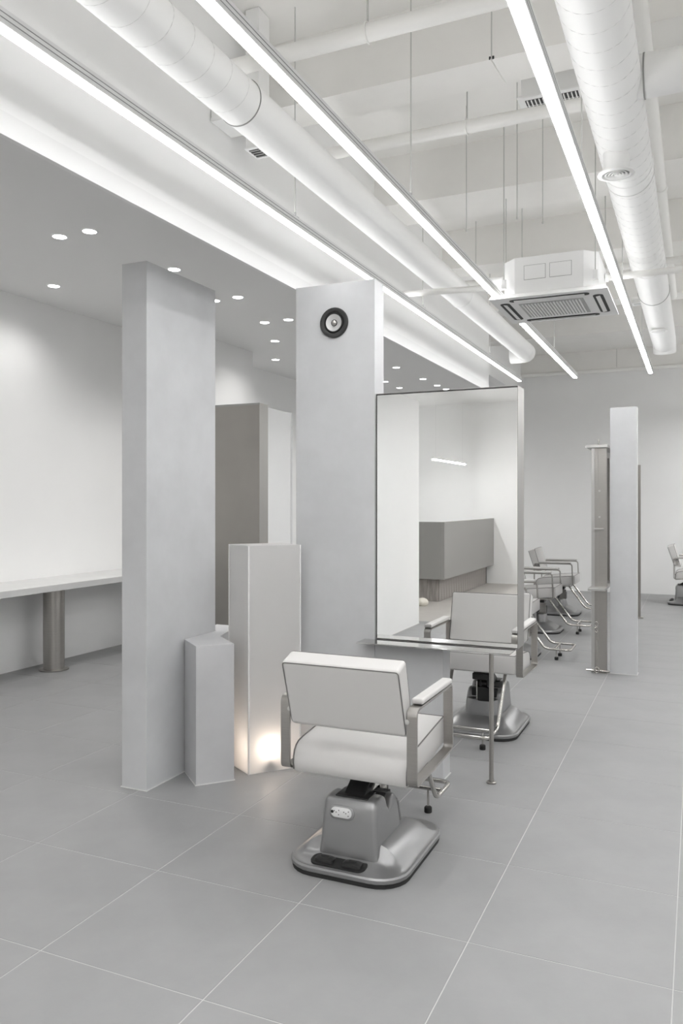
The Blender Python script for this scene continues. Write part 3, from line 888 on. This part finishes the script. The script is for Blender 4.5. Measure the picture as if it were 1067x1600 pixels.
# ================================================================== CEILING CASSETTE
t = thing('ceiling_air_conditioner', (-0.885, 5.58, 2.83), 'white square ceiling cassette air conditioner hanging between the lamps', 'air conditioner')
hx, hy = 0.378, 0.39
b = B(); hexa(b, [(-hx, -hy, 0.004), (hx, -hy, 0.004), (hx, hy, 0.004), (-hx, hy, 0.004), (-hx + 0.02, -hy + 0.02, 0.034), (hx - 0.02, -hy + 0.02, 0.034), (hx - 0.02, hy - 0.02, 0.034), (-hx + 0.02, hy - 0.02, 0.034)], 0.006, 3)
panel = obj('face_panel', b, 'ac', t, wn=True)
b = B(); cx, cy, ch_ = 0.305, 0.31, 0.085
octo = [(-cx + ch_, -cy), (cx - ch_, -cy), (cx, -cy + ch_), (cx, cy - ch_), (cx - ch_, cy), (-cx + ch_, cy), (-cx, cy - ch_), (-cx, -cy + ch_)]
prism(b, octo, 0.046, 0.285, 0.004, 2); body = obj('housing', b, 'ac', t, wn=True)
b = B(); prism(b, [(x * 0.97, y * 0.97) for x, y in octo], 0.0345, 0.0458); obj('shadow_gap', b, 'dark', t, smooth=False)  # dark filler paints the shade in the gap under the housing
for x0, x1 in ((-0.155, -0.02), (0.01, 0.145)):
    b = B(); box(b, x0 - 0.0025, x1 + 0.0025, -cy - 0.001, -cy - 0.0002, 0.1325, 0.2275); obj('cover_shadow', b, 'groove', body, smooth=False)  # grey plate paints the shadow line around the cover
    b = B(); box(b, x0, x1, -cy - 0.003, -cy - 0.0012, 0.135, 0.225); obj('service_cover', b, 'ac', body, wn=True)
b = B(); box(b, -0.215, 0.205, -0.205, 0.205, 0.0005, 0.0036, 0.001, 1); gr = obj('intake_grille', b, 'acgrey', panel, wn=True)
for k in range(19):
    x = -0.195 + k * 0.0205
    b = B(); box(b, x, x + 0.009, -0.195, 0.195, -0.004, 0.0003); obj('grille_slat', b, 'ac', panel, smooth=False)
for a in range(4):
    mtx = Matrix.Rotation(R(90 * a), 4, 'Z')
    L = 0.255
    b = B(); pts = [mtx @ Vector((p.x, p.y - 0.300, 0)) for p in rrect(-L, L, -0.032, 0.032, 0.028, 0, 5)]
    loft(b, [[Vector((p.x, p.y, z)) for p in pts] for z in (0.0022, 0.0039)]); sl = obj('air_slot', b, 'dark', panel, smooth=False)
    b = B(); q = [mtx @ Vector(p) for p in ((-L + 0.03, -0.312, 0.0), (L - 0.03, -0.312, 0.0), (L - 0.03, -0.286, -0.004), (-L + 0.03, -0.286, -0.004))]
    v = [b.verts.new(p) for p in q] + [b.verts.new(p + Vector((0, 0, 0.002))) for p in q]
    for f in ((3, 2, 1, 0), (4, 5, 6, 7), (0, 1, 5, 4), (1, 2, 6, 5), (2, 3, 7, 6), (3, 0, 4, 7)):
        b.faces.new([v[i] for i in f])
    obj('louvre', b, 'ac', panel, smooth=False)
for sx, sy in ((-1, -1), (1, -1), (1, 1), (-1, 1)):
    b = B(); box(b, sx * 0.292 - 0.016, sx * 0.292 + 0.016, sy * 0.30 - 0.012, sy * 0.30 + 0.012, 0.09, 0.15, 0.002); br = obj('hanger_bracket', b, 'ac', t, smooth=False)
    b = B(); tube(b, [(sx * 0.292, sy * 0.30, 0.15), (sx * 0.292, sy * 0.30, ZC - 2.83)], 0.004, 6); obj('hanger_rod', b, 'rod', br)

# ================================================================== PIPES
def pipe(y, z, r, label, x0=XB1, x1=XR, hang=(), z1=None):
    t = thing('ceiling_pipe', (x0, y, z), label, 'pipe')
    b = B(); tube(b, [(0.001, 0, 0), (x1 - x0 - 0.001, 0, (z1 - z) if z1 else 0)], r, 20); obj('pipe_run', b, 'pipe', t)
    for hxp in hang:
        b = B(); tube(b, [(hxp - x0, 0, r + 0.012), (hxp - x0, 0, ZC - z)], 0.004, 6); hr = obj('hanger_rod', b, 'rod', t)
        b = B(); tube(b, [(hxp - x0, (r + 0.005) * math.cos(R(20 * k)), (r + 0.005) * math.sin(R(20 * k))) for k in range(18)], 0.0045, 6, True); obj('clevis', b, 'pipe', hr)
    return t
pipe(3.06, 3.45, 0.036, 'foremost white ceiling pipe crossing above the middle lamp', hang=(-1.25, 0.6))
pipe(4.14, 3.50, 0.034, 'second white ceiling pipe crossing under concrete beams', hang=(-1.12, 0.5))
pipe(6.95, 3.45, 0.030, 'third white ceiling pipe crossing behind the air conditioner', hang=(-1.8, -0.1))
pipe(13.66, 3.66, 0.032, 'white pipe along the top of the far wall', x0=-2.75, hang=(-1.2, 0.3))
t = thing('drain_pipe', (-2.012, 5.40, 2.985), 'short white drain pipe from beam to the air conditioner', 'pipe')
b = B(); tube(b, [(0, 0, 0.015), (0.69, 0.0, -0.012), (0.815, 0.02, -0.012)], 0.021, 14); obj('pipe_run', b, 'pipe', t)
b = B(); tube(b, [(0.68, 0.01, 0.03), (0.80, 0.01, 0.03)], 0.03, 16); obj('insulated_sleeve', b, 'ac', t)
t = thing('ceiling_pipe', (-0.222, 0.5, 3.585), 'white pipe running lengthways beside the right duct', 'pipe')
b = B(); tube(b, [(0, 0, 0), (0, 8.2, 0)], 0.036, 20); pr_ = obj('pipe_run', b, 'pipe', t)
for yy in (2.55, 5.2):
    b = B(); lathe(b, [(0.037, 0), (0.043, 0.004), (0.043, 0.05), (0.037, 0.054)], 20, Matrix.Translation((0, yy, 0)) @ RX, capa=False, capb=False); obj('coupling', b, 'pipe', t)
t = thing('coolant_pipe', (-0.575, 5.70, 3.035), 'white pipe from the air conditioner passing under the right duct', 'pipe')
b = B(); tube(b, [(0, 0, 0), (3.95, 0, 0.0)], 0.022, 14); obj('pipe_run', b, 'pipe', t)
b = B(); lathe(b, [(0.03, 0), (0.03, 0.02)], 14, Matrix.Rotation(R(90), 4, 'Y')); obj('flare_nut', b, 'ac', t)
# a rod set of its own above the middle lamp
for i, (x, y, zb, lb) in enumerate(((-0.98, 4.75, 3.2, 'left thin grey rod hanging from slab before air conditioner'), (-0.83, 4.75, 3.15, 'right thin grey rod hanging from slab before air conditioner'),
                                   (-1.33, 4.9, 3.22, 'thin grey rod hanging from slab just right of middle lamp'))):
    t = thing('hanging_rod', (x, y, zb), lb, 'rod')
    b = B(); tube(b, [(0, 0, 0), (0, 0, ZC - zb)], 0.0032, 6); obj('rod_shaft', b, 'rod', t)
    b = B(); lathe(b, [(0.006, 0.0), (0.006, 0.012)], 6, Matrix.Translation((0, 0, -0.0125))); obj('nut', b, 'rod', t, smooth=False)

# ================================================================== BEHIND THE CAMERA (seen in the mirror)
pillar('end_slab', -3.35, -3.15, -1.10, 0.95, 0.0, 2.755, 'wall', 'white freestanding slab reflected at left in the mirror', 'column')

t = thing('reception_desk', (-4.2, -4.75, 0), 'grey reception desk on recessed wooden base, reflected in the mirror', 'desk')
b = B()
ox0, ox1, oy0, oy1 = -0.9, 0.76, -1.549, 1.60
zt, zb = 1.205, 0.345
# hollow tray: outer shell with a lower work surface inside
th = 0.06
box(b, ox1 - th, ox1, oy0, oy1, zb, zt, 0.002); obj('side_front', b, 'desk', t, smooth=False)
b = B(); box(b, ox0, ox1 - th - 0.0002, oy1 - th, oy1, zb, zt, 0.002); obj('side_end', b, 'desk', t, smooth=False)
b = B(); box(b, ox0, ox0 + th, oy0, oy1 - th - 0.0002, zb, zt + 0.0, 0.002); obj('side_rear', b, 'desk', t, smooth=False)
b = B(); box(b, ox0 + th + 0.0002, ox1 - th - 0.0002, oy0, oy1 - th - 0.0002, 0.72, 0.75); obj('work_top', b, 'benchtop', t, smooth=False)
b = B(); box(b, ox0 + 0.30, ox1 - 0.135, oy0, oy1 - 0.13, 0.0, zb - 0.001); core = obj('base_core', b, 'dark', t, smooth=False)
pm = None
def plank(x, y, rz):
    global pm
    if pm is None:
        b = B(); box(b, -0.0685, 0.0685, -0.01, 0.01, 0.002, zb - 0.002, 0.002, 1)
        o = obj('plank', b, 'plank', t, smooth=False); pm = o.data
    else:
        o = bpy.data.objects.new('plank', pm); COL.objects.link(o); o.parent = t
    o.location = (x, y, 0); o.rotation_euler = (0, 0, rz)
for k in range(21):
    plank(ox1 - 0.1245, oy1 - 0.20 - k * 0.138, R(90))
for k in range(8):
    plank(ox1 - 0.205 - k * 0.138, oy1 - 0.1195, 0)
t = thing('pendant_lamp', (-3.84, -4.80, 2.175), 'short linear pendant lamp over reception desk, reflected in mirror', 'lamp')
b = B(); box(b, -0.014, 0.014, -0.95, 0.95, 0.0, 0.02, 0.003, 2); obj('diffuser', b, 'pendant', t, wn=True)
b = B(); box(b, -0.015, 0.015, -0.955, 0.955, 0.0201, 0.04); obj('profile', b, 'alu', t, smooth=False)
for yy in (-0.8, 0.8):
    b = B(); tube(b, [(0, yy, 0.04), (0, yy, ZS - 2.175)], 0.0007, 6); obj('suspension_wire', b, 'rod', t)
b = B(); bmesh.ops.create_icosphere(b, subdivisions=4, radius=0.085)
for v in b.verts:
    a = v.co
    v.co = Vector((a.x * (1.25 + 0.12 * math.sin(9 * a.y * 10)), a.y * (1.0 + 0.1 * math.sin(70 * a.x)), max(-0.05, a.z * 0.75 + 0.006 * math.sin(60 * a.x + 40 * a.y))))
o = obj('cloth_bundle', b, 'cloth'); o.location = (-3.66, -2.72, 0.05)
tag(o, 'small cream cloth bundle on floor by the reception desk, in mirror', 'bundle')
